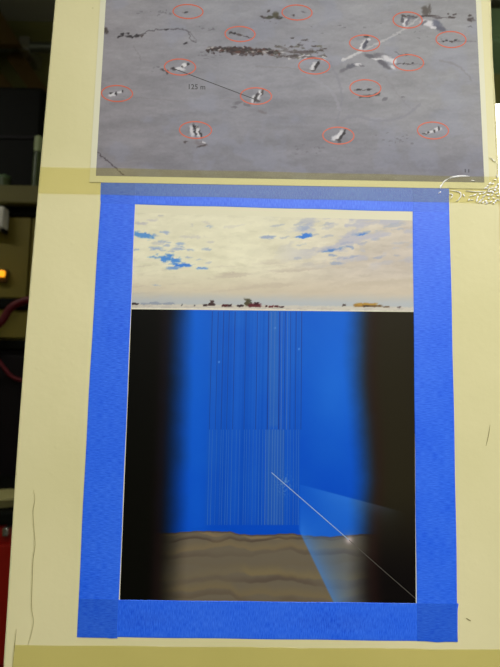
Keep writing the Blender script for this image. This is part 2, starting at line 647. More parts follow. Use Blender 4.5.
def paint_sky(X, Y):
    X = X + (fbm(X / 3.2, Y / 2.2, 201, 3) - 0.5) * 5
    Y = Y + (fbm(X / 3.6, Y / 2.0, 207, 3) - 0.5) * 2.2 * (1 - sstep(296, 302, Y)) + (vnoise(X / 1.5, Y / 1.5, 209) - .5) * 1.0
    t = (Y - 221) / (309 - 221)
    s = (X - 135) / 280
    img = np.zeros(X.shape + (3,))
    left, right = np.array((223, 219, 189.)), np.array((201, 191, 176.))
    k = sstep(0.35, 1.0, s + 0.25 * t - 0.1 * (1 - t))
    img[:] = left * (1 - k[..., None]) + right * k[..., None]
    n = fbm(X / 34, Y / 9 + 0.02 * X, 11)
    img += ((n - 0.5) * 26 * (0.45 + 0.55 * sstep(0.2, 0.8, s + 0.3 * t)))[..., None] * np.array((1, 1, 0.9))
    img += ((fbm(X / 11, Y / 5, 15) - 0.5) * 16 - 6 * sstep(.5, .7, fbm(X / 14, Y / 3, 17)))[..., None]
    # lower, streaked cloud deck
    n2 = fbm(X / 60 - Y / 40, Y / 4.5 + X / 60, 23)
    img = over(img, 0.75 * sstep(0.50, 0.72, n2) * sstep(0.35, 0.6, t), (190, 179, 160))
    img = over(img, 0.75 * sstep(0.5, 0.88, t), (201, 188, 163))
    # clouds tinted mauve at the top right
    n3 = fbm(X / 22, Y / 7 + X / 60, 31)
    img = over(img, 0.8 * sstep(0.5, 0.68, n3) * sstep(0.42, 0.75, s) * (1 - sstep(0.35, 0.62, t)), (180, 180, 190))
    # blue gaps
    n4 = fbm(X / 9, Y / 2.6, 41)
    n5 = fbm(X / 4, Y / 2, 43)
    def gap(cx, cy, rx, ry, a, c=(84, 142, 208), ang=0):
        nonlocal img
        ca, sa = math.cos(math.radians(ang)), math.sin(math.radians(ang))
        dx, dy = X - cx, Y - cy
        r = np.sqrt(((dx * ca + dy * sa) / rx) ** 2 + ((-dx * sa + dy * ca) / ry) ** 2)
        m = np.clip(1.25 - r + (n4 - 0.5) * 1.8 + (n5 - 0.5) * 1.2, 0, 1)
        img = over(img, a * sstep(0.05, 0.85, m), c)
    for gx, gy in np.random.default_rng(3).normal(size=(26, 2)) * (18, 10) + (172, 252):
        gap(gx, gy, 4.5, 1.0, 0.55, (140, 160, 196))
    for gx, gy in np.random.default_rng(8).normal(size=(22, 2)) * (30, 12) + (352, 240):
        gap(gx, max(gy, 224), 6, 1.2, 0.45, (150, 160, 186), -10)
    gap(143, 235.5, 12, 3.6, 1.0, (92, 148, 204), 8)
    gap(141, 223, 6, 1.6, 0.6, (178, 176, 186))
    gap(152, 220, 6, 1.2, 0.5, (182, 178, 184))
    gap(166, 233, 4, 2, 0.7, (140, 160, 200))
    gap(161, 216, 3, 1, 0.4, (170, 168, 175))
    gap(170, 259.5, 16, 4.2, 1.0, (80, 140, 208), 10)
    gap(152, 257, 9, 1.2, 0.8, (110, 158, 205))
    gap(184, 265, 9, 2, 1.0, (70, 130, 212))
    gap(173, 268, 8, 1.6, 0.8, (100, 146, 205))
    gap(203, 268.5, 4.5, 1.3, 0.9, (100, 150, 210))
    gap(158, 248, 6, 1.8, 0.6, (150, 172, 200))
    gap(180, 243.5, 5, 1.8, 0.7, (140, 166, 202))
    gap(174, 249.5, 6, 1.2, 0.5, (165, 175, 195))
    gap(160, 243, 8, 1.2, 0.4, (175, 178, 190))
    gap(195, 237, 16, 1.6, 0.35, (182, 178, 182))
    gap(207, 223, 8, 1.8, 0.35, (186, 182, 182), 10)
    gap(192, 225, 3, 1.5, 0.35, (186, 182, 184), -50)
    gap(210, 242, 4, 1.4, 0.4, (178, 176, 182))
    gap(188, 257, 5, 1, 0.5, (150, 165, 196))
    gap(209, 262.5, 3, 1, 0.4, (160, 170, 195))
    gap(268, 237.5, 6, 1.8, 0.9, (150, 164, 190))
    gap(305, 236.5, 6, 3, 1.0, (66, 126, 208), -15)
    gap(304, 228, 6, 3, 0.6, (140, 158, 195), -25)
    gap(309, 221.5, 8, 3, 0.35, (160, 168, 190))
    gap(361, 233.5, 14, 2.2, 0.7, (128, 152, 190), -8)
    gap(363, 234.5, 5, 1.2, 0.8, (74, 126, 200), -14)
    gap(335, 249.5, 12, 1.6, 0.8, (116, 146, 190), -12)
    gap(330, 250.5, 5, 1, 0.8, (76, 126, 196), -8)
    gap(351, 247, 5, 1.6, 0.6, (126, 148, 190), 10)
    gap(332, 255, 5, 1.2, 0.6, (126, 150, 192))
    gap(337, 263.5, 6, 1.2, 0.5, (130, 152, 192))
    gap(395, 225, 14, 2.4, 0.5, (150, 162, 184), -10)
    gap(398, 243, 14, 1.6, 0.4, (160, 168, 186), -6)
    gap(398, 256, 5, 1, 0.4, (150, 158, 180))
    gap(330, 226, 8, 2, 0.4, (166, 170, 188), -20)
    gap(235, 226, 14, 1.4, 0.3, (194, 190, 186), -10)
    # haze over the horizon, then snow
    hz = 0.012 * (X - 133)
    img = over(img, 0.85 * sstep(289, 302, Y - hz + 3 * (n - 0.5)), (176, 184, 188))
    img = over(img, 0.92 * sstep(302.8, 304.6, Y - hz), (203, 197, 180))
    img = over(img, 0.5 * sstep(0.5, 0.7, fbm(X / 6, Y / 1.2, 57)) * sstep(303, 305, Y - hz), (176, 170, 160))
    img = over(img, sstep(307.1, 308.3, Y - hz), (222, 218, 200))
    # stations and tracks on the snow line
    def bd(cx, cy, rx, ry, c=(66, 40, 40), a=0.95):
        nonlocal img
        img = over(img, a * (1 - sstep(0.6, 1.15, np.maximum(np.abs(X - cx) / rx, np.abs(Y - cy) / ry))), c)
    for x, y, rx, ry, c in ((135, 304.4, 4, 1.0, (54, 46, 50)), (205, 306, 3, 1.3, (60, 46, 46)),
                            (211.5, 305, 3, 1.4, (52, 34, 36)), (212, 303, 2, 2.4, (70, 54, 50)),
                            (225, 306, 2.6, 1.6, (72, 30, 32)), (230, 306, 3, 1.4, (58, 34, 36)),
                            (240, 306.4, 3.5, 1.4, (52, 38, 40)), (247.5, 303, 2.6, 4.4, (74, 70, 48)),
                            (251, 303.6, 1.4, 3.6, (70, 70, 56)), (255, 306, 7, 1.9, (88, 30, 38)),
                            (257, 304, 3, 1.4, (60, 34, 38)), (266, 306.8, 1.6, 1.4, (70, 26, 30)),
                            (271.5, 307, 2.4, 1.2, (92, 34, 40)), (276.5, 307, 2, 1.2, (80, 30, 36)),
                            (281, 307.5, 2.6, 1.0, (66, 40, 44)), (182, 305.6, 0.9, 1.2, (80, 80, 84)),
                            (195, 306, 0.8, 1.0, (90, 86, 86)), (345, 305.8, 1.8, 1.2, (74, 62, 56)),
                            (361, 306, 8, 1.6, (150, 112, 56)), (367, 305, 11, 1.6, (176, 138, 62)),
                            (372, 306.6, 11, 1.2, (108, 84, 52)), (366, 306.8, 3, 0.9, (70, 56, 42)),
                            (386, 307.4, 4, 0.9, (120, 104, 84)), (399, 308, 2.4, 0.8, (110, 100, 96))):
        bd(x, y - 0.6, rx, ry, c)
    rid = 303.2 - 1.6 * np.abs(np.sin(X / 4.7)) * (0.4 + vnoise(X / 5, Y * 0, 61))
    img = over(img, 0.6 * sstep(-0.3, 0.6, Y - rid) * (Y < 304.6) * (X > 141) * (X < 175), (126, 136, 156))
    return img


sky_c = [(136.2, 221), (413.4, 220.4), (414.0, 311.4), (133.0, 308.4)]
sky_c[0] = (135.0, 212.5)
sky_c[1] = (412.6, 220.6)
sky_c[3] = (131.6, 308.6)
picture('sky_picture', sky_c, 420, 150, 0.00014, paint_sky, M_PRINT_B, LOW)

BED = [(118, 531), (165, 533.5), (180, 532.4), (200, 531.2), (230, 531.6), (240, 534.5), (262, 535), (290, 533.5),
       (304, 535.5), (330, 537), (345, 535.5), (360, 534), (420, 534)]


def paint_ice(X, Y):
    img = np.zeros(X.shape + (3,))
    ty = (Y - 310) / 220
    n = fbm(X / 30, Y / 24, 71)
    top, bot = np.array((20, 94, 202.)), np.array((4, 74, 196.))
    k = np.clip(ty + (n - 0.5) * 0.5, 0, 1)
    img[:] = top * (1 - k[..., None]) + bot * k[..., None]
    # brighter centre-right glow of the ice
    img = over(img, 0.5 * np.exp(-((X - 335) / 26) ** 2 - ((Y - 380) / 70) ** 2), (36, 116, 224))
    img = over(img, 0.35 * np.exp(-((X - 196) / 12) ** 2), (20, 104, 222))
    # fine vertical striping where the strings hang
    u = (X - x_left(Y)) / (415 - x_left(Y)) * 284
    band = sstep(78, 80, u) * (1 - sstep(170, 172, u)) * (1 - sstep(524, 526, Y))
    img += (band * ((vnoise(u / 1.6, u * 0, 131) - 0.5) * 13 + (vnoise(u / 7, u * 0, 137) - 0.5) * 10))[..., None] * np.array((.9, .9, .8))
    img = over(img, 0.10 * band, (70, 104, 160))
    # bedrock
    bx, by = np.array(BED).T
    edge = np.interp(X, bx, by) + (fbm(X / 7, X * 0, 77) - 0.5) * 1.6
    d = Y - edge
    rock = np.zeros_like(img)
    rock[:] = (106, 97, 80)
    # wavy strata, dark below a pale lip
    for amp, ph, base, w, c, a in ((2.2, 0.3, 3, 3.0, (136, 118, 86), 0.8), (2.5, 1.2, 8, 2.0, (66, 54, 48), 0.6),
                                   (3.0, 2.4, 17, 5.0, (120, 106, 78), 0.8), (2.5, 2.2, 23, 3.5, (80, 68, 58), 0.5),
                                   (3.5, 0.6, 33, 5.0, (104, 92, 70), 0.6), (3.6, 3.6, 45, 6.0, (124, 110, 76), 0.8),
                                   (3.4, 3.4, 52, 4.0, (82, 70, 60), 0.7), (4.0, 5.2, 62, 6.0, (118, 104, 74), 0.7),
                                   (4.0, 5.4, 69, 4.0, (92, 80, 64), 0.6)):
        c0 = base + amp * np.sin(X / 34 + ph) + (fbm(X / 24, X * 0 + base, 80, 2) - 0.5) * 9 - 0.02 * (X - 165)
        q = (d - c0) / (w * 2.0)
        prof = np.where(q < 0, sstep(-1.0, 0, q) ** 1.3, 1 - sstep(0, 0.25, q))
        prof = prof * (0.35 + 0.65 * sstep(0.3, 0.62, vnoise(X / 38 + base, X * 0 + base, 83)))
        rock = over(rock, a * prof, c)
    img = over(img, sstep(-0.6, 0.6, d), (0, 0, 0)) + rock * sstep(-0.6, 0.6, d)[..., None]
    img = over(img, 0.55 * (sstep(-0.5, 0.3, d) - sstep(0.5, 2.0, d)), (60, 50, 48))
    # light cone of the passing particle
    up = Y - (485 + (X - 302) * (512 - 485) / (403 - 302.))
    lo = X - (301 + (Y - 535.6) * (332 - 301) / (600 - 535.6))
    cone = sstep(-0.6, 0.6, up) * sstep(-0.5, 1.5, lo) * sstep(297, 302, X)
    img = over(img, cone * 0.62 * np.exp(-np.clip(lo, 0, 99) / 17.) * sstep(480, 540, Y), (66, 138, 232))
    air = 1 - 0.85 * sstep(-0.6, 0.6, d)
    img = over(img, cone * air * 0.42 * np.exp(-np.clip(up, 0, 999) / 34.) * sstep(297, 340, X), (78, 148, 228))
    img = over(img, cone * air * 0.22, (50, 128, 226))
    # dark drill-hole edges on both sides
    xl = 178 - 0.036 * (Y - 310)
    kl = 1 - sstep(xl - 20, xl + 19, X + (n - 0.5) * 5)
    img = over(img, kl ** 0.8, (7, 7, 3))
    img = over(img, 0.35 * np.exp(-((X - xl + 12) / 6) ** 2), (34, 14, 16))
    xr = 361 + 0.014 * (Y - 310) + 3 * np.sin(Y / 33.)
    kr = sstep(xr - 18, xr + 17, X + (n - 0.5) * 5)
    rt_c = np.zeros_like(img)
    tk = sstep(480, 590, Y)[..., None]
    rt_c[:] = np.array((38, 34, 20.)) * (1 - tk) + np.array((12, 9, 8.)) * tk
    img = img * (1 - kr[..., None]) + rt_c * kr[..., None]
    img = over(img, 0.4 * np.exp(-((X - xr - 12) / 7) ** 2), (44, 22, 18))
    # cone seen faintly across the dark edge
    img = over(img, 0.30 * cone * np.exp(-np.clip(up, 0, 99) / 11.) * (1 - sstep(375, 408, X)) * sstep(345, 362, X),
               (78, 104, 140))
    # flash where the track passes the bedrock
    rr = np.hypot(X - 349, Y - 540)
    img = over(img, 0.95 * np.exp(-(rr / 3.3) ** 2), (226, 210, 204))
    img = over(img, 0.35 * np.exp(-(rr / 7.5) ** 2), (140, 130, 130))
    # sparkle by the track start
    sp = sstep(0.66, 0.74, vnoise(X / 1.3, Y / 1.3, 91)) * np.exp(-((X - 284) / 7) ** 2 - ((Y - 484) / 10) ** 2)
    img = over(img, 0.7 * sp, (120, 160, 200))
    # pale smoky glow on the lower strings
    img = over(img, 0.28 * sstep(428, 431, Y) * (1 - sstep(524, 526, Y)) * sstep(265, 268, X) * (1 - sstep(283, 286, X)),
               (74, 112, 164))
    img = over(img, 0.26 * (1 - sstep(424, 430, Y)) * sstep(268, 270, X) * (1 - sstep(277, 279, X)), (86, 122, 168))
    for sx, sy in ((219, 362), (275, 328), (299, 349)):
        img = over(img, 0.8 * np.exp(-((X - sx) / 0.7) ** 2 - ((Y - sy) / 0.9) ** 2), (130, 180, 235))
    return img


ice_c = [(131.4, 309.2), (414.2, 312.0), (415.8, 603.4), (119.8, 600.4)]
picture('ice_picture', ice_c, 420, 430, 0.00014, paint_ice, M_PRINT_B, LOW)


def vline(name, px, py_ref, y0, y1, w, off, mat, parent):
    """thin strip that is plumb on the column"""
    p = at(px, py_ref, -off)
    za, zb = at(px, y0, -off)[2], at(px, y1, -off)[2]
    hw = w * 0.00072 / 2
    k = random.uniform(-0.0002, 0.0002)
    v = [(p[0] - hw, -off, zb), (p[0] + hw + k, -off, zb), (p[0] + hw, -off, za), (p[0] - hw, -off, za)]
    return make(name, v, [(0, 1, 2, 3)], mat, parent)


for x, w in ((212.2, .7), (218.1, .7), (223.6, .7), (229.1, .7), (235, .8), (246, .6), (257.3, .6), (268.7, .9),
             (279.7, 1.1), (285.2, .7), (290.7, .6), (296.2, .7), (301.7, .8)):
    vline('detector_line', x, 320, 311.5, 429.5, w, 0.00018, M_STRING_DARK, LOW)
for x, w in ((271.5, .5), (275, .5), (282, .5), (287.6, .4)):
    vline('detector_line', x, 320, 311.5, 429.5, w, 0.00018, M_STRING_GREY, LOW)
for cx in (62, 75, 95, 115, 125, 140, 150, 165, 185, 200, 222, 232, 245, 262, 278, 290, 305, 420, 432, 447, 460, 470):
    vline('detector_line', 195 + cx / 4.545, 470, 429.5, 525, 0.42, 0.00018, M_STRING_LIGHT, LOW)
for cx in (320, 335, 350, 362, 375, 388, 400):
    vline('detector_line', 195 + cx / 4.545, 470, 429.5, 525, 0.55, 0.00018, M_STRING_GREY, LOW)
ribbon('particle_track', [(271.5, 472.5), (310, 506), (349, 540)], 0.8, 0.00022, M_TRACK, LOW, sub=6, taper=False)
ribbon('particle_track', [(349, 540), (380, 567.5), (415.4, 598.4)], 0.6, 0.00022, M_TRACK_DIM, LOW, sub=6, taper=False)

# ---------------- upper print: aerial photograph
UP = empty('aerial_photo_print', at(290, 186))
tag(UP, 'landscape aerial photo print of snowfield with red ovals, above the blue tape frame', 'print')
A_TL, A_TR, A_BR, A_BL = (112.4, -112), (471.0, -104), (484.4, 182.6), (95.8, 175.8)
sheet('paper', [(107.5, -119), (476.2, -111), (489.6, 189.0), (89.4, 182.2)], 0.00042, 0.00052, M_PAPER_A, UP)

ELLIPSES = [(188, 11.5, 15, 7), (297, 12.5, 15, 7.5), (240, 34, 15, 7.5), (180, 67, 15.5, 8), (117, 93.5, 15.5, 8),
            (256, 96, 15.5, 8.2), (314.2, 66, 15.5, 8), (364.6, 43, 15, 8), (407.6, 20, 14.6, 8),
            (451, 39.5, 15, 8), (408.6, 62.6, 15, 8), (365.4, 88, 15.5, 8.3), (195.5, 130, 16, 8.4),
            (338.4, 135.6, 15.6, 8.4), (433, 130.5, 15.5, 8.4)]


def paint_aerial(X, Y):
    X = X + (fbm(X / 2.4, Y / 2.0, 211, 2) - 0.5) * 3.2
    Y = Y + (fbm(X / 2.4, Y / 2.0, 217, 2) - 0.5) * 2.2
    img = np.zeros(X.shape + (3,))
    t = np.clip(Y / 180, -0.6, 1)
    s = (X - 96) / 388
    a, b = np.array((142, 142, 147.)), np.array((122, 121, 128.))
    k = np.clip(t, 0, 1)[..., None]
    img[:] = a * (1 - k) + b * k
    img = over(img, 0.45 * sstep(0.4, 1.0, s) * (1 - sstep(0.5, 1, t)), (158, 158, 154))
    img = over(img, 0.30 * (1 - sstep(0.0, 0.35, s)), (150, 142, 140))
    n = fbm(X / 40, Y / 10 + X / 160, 101, 5)
    n2 = fbm(X / 9, Y / 2.4, 107, 3)
    n3 = vnoise(X / 1.6, Y / 1.3, 113)
    img += ((n - 0.5) * 26 + (n2 - 0.5) * 12 + (n3 - 0.5) * 5)[..., None]
    img = over(img, 0.28 * sstep(0.52, 0.7, fbm(X / 30, Y / 30, 119)), (142, 146, 164))
    # wheel tracks and drifts
    for pts, w, c, al in (([(330, 62), (338, 80), (342, 100), (337, 124), (352, 116), (380, 121), (405, 116), (420, 104)], 2.4, (124, 122, 132), .45),
                          ([(300, 70), (330, 90), (340, 110)], 3, (150, 150, 158), .4),
                          ([(440, 60), (458, 66), (472, 80)], 1.6, (126, 122, 124), .5),
                          ([(385, 76), (396, 92), (410, 108)], 1.6, (128, 124, 128), .4),
                          ([(255, 66), (290, 68), (330, 72)], 1.2, (126, 122, 124), .5),
                          ([(97, 152), (110, 163), (123, 174.5)], 0.9, (66, 58, 62), .9),
                          ([(134, 46), (137, 52), (141, 60)], 0.8, (120, 114, 116), .5),
                          ([(220, 98), (240, 99), (270, 104)], 0.7, (122, 114, 116), .4),
                          ([(120, 96), (140, 98), (180, 101)], 0.6, (120, 114, 116), .4),
                          ([(342, 60), (372, 46), (403, 30), (424, 12)], 1.6, (186, 184, 184), .55),
                          ([(343, 60), (352, 56), (362, 51.5)], 2.2, (196, 194, 194), .7),
                          ([(138, 37), (146, 32), (158, 29.6), (170, 29), (183, 29.6), (189, 33), (191, 40), (196, 42)], 0.9, (84, 80, 84), .8),
                          ([(190, 32), (194, 37), (197, 42)], 0.6, (96, 92, 96), .7),
                          ([(438, 41.5), (455, 41), (476, 41.5)], 0.6, (104, 96, 104), .6),
                          ([(398, 64), (425, 64.5)], 0.6, (104, 96, 104), .6)):
        img = stroke(img, X, Y, pts, w, c, al)
    # dark bits: x, y, rx, ry, colour, angle
    K, DK, W, G = (42, 38, 40), (70, 62, 60), (206, 204, 206), (104, 102, 108)
    B = [(106, 30.5, 2.6, 3.4, DK, 0), (119, 36.4, 3, 1, K, -15), (123, 34, 2, 1.6, K, -20), (128, 33.4, 1.8, 1.2, K, 0),
         (130, 36.6, 4.6, 1.3, K, 5), (137.5, 35.6, 3.2, 1.7, K, -15), (142, 36, 2, 0.8, DK, -50),
         (186, 43.2, 2, 0.9, K, 0), (166.5, 29.2, 2.4, 0.7, K, 0),
         (264, 17.6, 3, 1, DK, 0), (270, 17.4, 4, 1.6, (62, 60, 48), 0), (276, 15.6, 3.2, 3.4, (70, 66, 48), 0),
         (280, 17.8, 4, 1.4, (58, 54, 46), 0), (268.6, 11.2, 1.6, 1.1, DK, 0), (262, 17, 2, .8, DK, 0),
         (293.5, 15.4, 1.8, .9, DK, 0), (303, 12, 2.6, .8, G, 10), (186, 12.2, 1.2, .9, K, 0), (184, 13, 1.8, .6, G, 0),
         (233, 33, 4, 1.1, K, 10), (240, 34.6, 3.4, .9, DK, 12), (247, 36.8, 4, .6, DK, 14), (230, 33.6, 2, .8, DK, 10),
         (293, 38, 2, 1, DK, 0), (305, 40, 3.4, .9, DK, -10), (314.6, 46, 2.6, 1, DK, 0), (300, 45, 3, .9, DK, 0),
         (319, 46.4, 2.4, .9, (96, 92, 76), 0),
         (425.4, 10.6, 4.0, 4.6, (84, 78, 72), 10), (430, 9, 1.2, 5, (90, 84, 80), 0), (428, 16, 9, 1.3, DK, 0), (412, 16.6, 6, 1.2, DK, 6),
         (440, 17.6, 7, .9, (96, 90, 92), 2), (429, 23.4, 8, 3.2, W, 10), (424, 23, 4, 1.6, G, -30),
         (437, 24, 4, 5, (96, 98, 112), -35), (441, 29, 5.4, 2.4, (92, 92, 104), 15), (433, 27.6, 3, 1.2, W, 0),
         (452, 17.4, 4, .8, DK, 4), (455, 14.6, 1.8, 1, DK, 0), (448, 14, 1, .8, DK, 0),
         (470.5, 19.4, 3.4, 2.2, DK, 0), (470, 15.6, 2.2, .8, DK, 0), (473, 20, 2.6, 1.2, (110, 106, 108), 0), (470, 26.8, 3, .7, G, 0),
         (345, 69, 5.5, 1.8, G, -30), (352, 65.6, 6, 2.2, (92, 92, 100), -20), (358, 64.4, 3.4, 1.4, W, 10), (361, 66, 3, .9, G, 20),
         (370, 56, 6, 2.2, (90, 88, 94), 15), (377, 55, 4, 2.2, G, 0), (384, 55.6, 6, 2.6, (120, 118, 124), 15),
         (388, 59, 6, 2.6, W, 30), (383, 63.5, 6, 2.6, (84, 82, 90), 35), (388, 67, 4, 1.6, (100, 98, 104), 40),
         (394, 61, 3, 2.4, W, 60), (393, 67, 3, 1.2, W, 40), (380, 59, 4, 1, W, 10), (375, 58.8, 3, .9, W, 0),
         (369, 95.8, 6.5, 1.5, (76, 70, 64), -4), (377, 94, 3.4, 1.7, (70, 64, 58), -14), (362, 97.2, 4, .8, DK, 0),
         (385, 99, 3, 1.4, G, -30), (403, 97, 2, .7, G, 0), (397, 53, 2.6, .9, G, 20), (401, 55, 3, .8, G, 10), (405, 54.6, 3, .8, DK, 5),
         # little shelters inside the ovals
         (173.5, 68.4, 2.6, 1.6, K, 10), (179.5, 69, 5, 1.6, W, 5), (184, 65.6, 4.4, 1.6, (216, 214, 214), -35), (187.6, 64, 1.2, 1.6, K, 15),
         (182, 67.2, .9, 1, K, 0), (163, 70, 2.6, 1.1, DK, 30), (167, 72, 1.6, 2, DK, 0), (158, 67, 1.8, .6, G, 0),
         (112, 94.6, 4, 1.6, W, -10), (119.6, 92, 2.4, 1.4, W, -20), (116.2, 93.4, 1.2, 1.6, K, 15), (111, 93.2, 1.2, .9, K, 0), (122.4, 91.4, 1, 1.4, K, 0),
         (254, 99, 3.2, 4.4, W, 20), (259, 95, 2.2, 5, (220, 218, 220), 25), (256.4, 97.4, 1.5, 5.6, K, 25), (262, 93, 1, 4, DK, 25),
         (258, 101, 2.2, 1.4, DK, 0), (238, 103, 4, 1.4, G, -14), (247, 105, 4, 1.1, G, 10), (262, 112, 4, 1.6, (112, 106, 110), 18), (235, 107, 3, 1, G, 0),
         (313, 67, 2.4, 5, W, 28), (316.4, 65.6, 1.5, 5.4, K, 28), (312, 70.4, 2.2, 1, DK, 0), (318, 62.6, 1.6, 1.4, K, 0),
         (362.6, 45, 2.2, 5.2, W, 30), (366, 43, 1.7, 6.2, (66, 66, 78), 30), (369, 39, 2, 1.4, W, 0), (366, 36.8, 3, .9, DK, 0), (360, 47.6, 2, 1, (220, 218, 216), -20),
         (405.4, 22.4, 2, 5, W, 18), (402, 19, 1.4, 3.6, (80, 78, 84), -15), (408, 20.6, 1.4, 5, (100, 98, 108), 20), (403.6, 16.2, 2.6, 1, DK, 10), (411, 17.6, 5, 1.4, G, 0),
         (447, 40.6, 1.2, 1, K, 0), (456, 40.2, 1.2, 1, K, 0), (443, 41.4, 2, .6, K, 0), (452, 41.2, 2.4, .6, DK, 0),
         (404, 63.4, 1.2, .9, K, 0), (412.6, 63.2, 1.2, .9, K, 0), (399, 64, 2, .6, DK, 0), (408, 64, 2.4, .6, DK, 0),
         (359, 89.6, 2.6, .9, K, -10), (369, 89.4, 2.6, 1, K, -10), (363.6, 90.4, 2, .6, DK, 0), (355, 90, 1.6, .6, DK, 0),
         (191.6, 131, 1.7, 5.6, W, -8), (195, 130, 1.5, 6, K, -10), (198, 131, 1.5, 6, (214, 212, 212), -12), (200.6, 134, .9, 5, K, -20),
         (193.4, 126, 1.4, 1.4, K, 0), (197.4, 127, 1, 1.6, DK, 0),
         (201, 143.6, 7, 2.6, (118, 112, 116), 16), (202, 146, 5, 1, DK, -12), (185.6, 142, 2.4, .9, DK, -10), (204, 142.6, 3, 1, W, 10),
         (335.6, 137.6, 4.4, 2.6, W, -30), (339.4, 134.6, 2, 5.4, W, 28), (341.2, 137, 1.7, 5.6, K, 26), (344.4, 132.4, 1.2, 3.4, K, 24), (338, 139.6, 2.4, 1.2, DK, 0),
         (430, 132.2, 4.6, 1.3, W, -10), (437, 129.4, 4, 1.5, W, -14), (434, 131, 1.1, 1.6, K, 10), (439, 128.6, 1.1, 1.6, K, 10), (428, 132.6, 1.5, .9, K, 0), (425, 134, 2, .6, DK, 0)]
    for x, y, rx, ry, c, ang in B:
        img = blob(img, X, Y, x, y, rx, ry, c, 0.86, ang, 0.42)
    rg = np.random.default_rng(5)
    # the crowded camp in the middle
    for x, y, rx, ry in ((215, 48.5, 8, 1.8), (232, 50, 12, 3), (252, 51.5, 14, 3.4), (270, 52, 11, 2.6), (296, 56.5, 20, 1.3), (300, 52, 14, 1.6)):
        img = blob(img, X, Y, x, y, rx, ry, (72, 62, 60), 0.7, 2, 0.3)
    for i in range(150):
        u = rg.random()
        x = 208 + 72 * u
        y = 49.5 + 2.5 * u + rg.normal() * 2.1 * (0.5 + 0.5 * min(1, u * 4))
        c = [(50, 40, 40), (64, 48, 44), (84, 56, 48), (60, 60, 56), (168, 164, 162)][rg.choice(5, p=[.35, .25, .15, .13, .12])]
        img = blob(img, X, Y, x, y, rg.uniform(1, 2.8), rg.uniform(.6, 1.3), c, .85, rg.uniform(-12, 12), .4)
    for i in range(70):
        u = rg.random()
        x, y = 274 + 52 * u, rg.choice([46.5, 49.5, 53, 55.5, 57]) + rg.normal() * .8 + 2 * u
        c = [(70, 62, 58), (92, 88, 80), (112, 108, 110), (190, 188, 186)][rg.choice(4, p=[.4, .25, .2, .15])]
        img = blob(img, X, Y, x, y, rg.uniform(1, 3.2), rg.uniform(.4, 1.0), c, .8, rg.uniform(-8, 8), .4)
    for cx, cy, sx, sy, nn in ((157, 12.5, 8, 1.2, 14), (211, 29, 6, 1.2, 10), (205, 55, 4, 1.6, 8), (240, 54.5, 10, .9, 12),
                               (318, 150, 12, 3, 16), (395, 140, 10, 3.5, 18), (340, 26, 14, 4, 8), (302, 43, 6, 3, 8),
                               (160, 69, 6, 2, 6), (280, 20, 10, 3, 5), (420, 34, 12, 3, 6)):
        for i in range(nn):
            img = blob(img, X, Y, cx + rg.normal() * sx, cy + rg.normal() * sy, rg.uniform(.7, 1.8), rg.uniform(.4, .8), G, .6, 0, .4)
    return img


picture('aerial_picture', [A_TL, A_TR, A_BR, A_BL], 590, 440, 0.00056, paint_aerial, M_PRINT_A, UP)


def oval(cx, cy, rx, ry, w=1.15, n=40):
    v, f = [], []
    for k in range(n):
        a = 2 * math.pi * k / n
        for s in (-w / 2, w / 2):
            v.append(at(cx + (rx + s) * math.cos(a), cy + (ry + s) * math.sin(a) + 0.02 * (rx * math.cos(a)), -0.00061))
    for k in range(n):
        j = (k + 1) % n
        f.append((2 * k, 2 * k + 1, 2 * j + 1, 2 * j))
    return make('red_oval', v, f, M_RED_INK, UP)


for e in ELLIPSES:
    oval(*e)
ribbon('distance_line', [(173.5, 68.5), (214, 83.8), (255, 99.3)], 0.8, 0.00061, M_BLACK_INK, UP, taper=False)


def lettering(name, text, px, py, width_px, off, mat, parent, tall=1.0):
    cu = bpy.data.curves.new(name, 'FONT')
    cu.body = text
    cu.offset = 0.012
    cu.align_x = 'CENTER'
    cu.align_y = 'CENTER'
    tmp = bpy.data.objects.new('tmp', cu)
    COL.objects.link(tmp)
    dg = bpy.context.evaluated_depsgraph_get()
    me = bpy.data.meshes.new_from_object(tmp.evaluated_get(dg))
    bpy.data.objects.remove(tmp)
    co = np.array([v.co[:] for v in me.vertices])
    fs = [list(p.vertices) for p in me.polygons]
    bpy.data.meshes.remove(me)
    w = co[:, 0].max() - co[:, 0].min()
    k = width_px / w
    mid = (co.max(0) + co.min(0)) / 2
    v = [at(px + (c[0] - mid[0]) * k, py - (c[1] - mid[1]) * k * tall + 0.02 * (c[0] - mid[0]) * k, -off) for c in co]
    return make(name, v, fs, mat, parent)


lettering('distance_text', '125 m', 197, 86.8, 16.5, 0.00061, M_BLACK_INK, UP)
lettering('page_number', '11', 467, 170.8, 4.4, 0.00061, M_BLACK_INK, UP, 0.68)

# ------------------------------------------------------------------ tapes


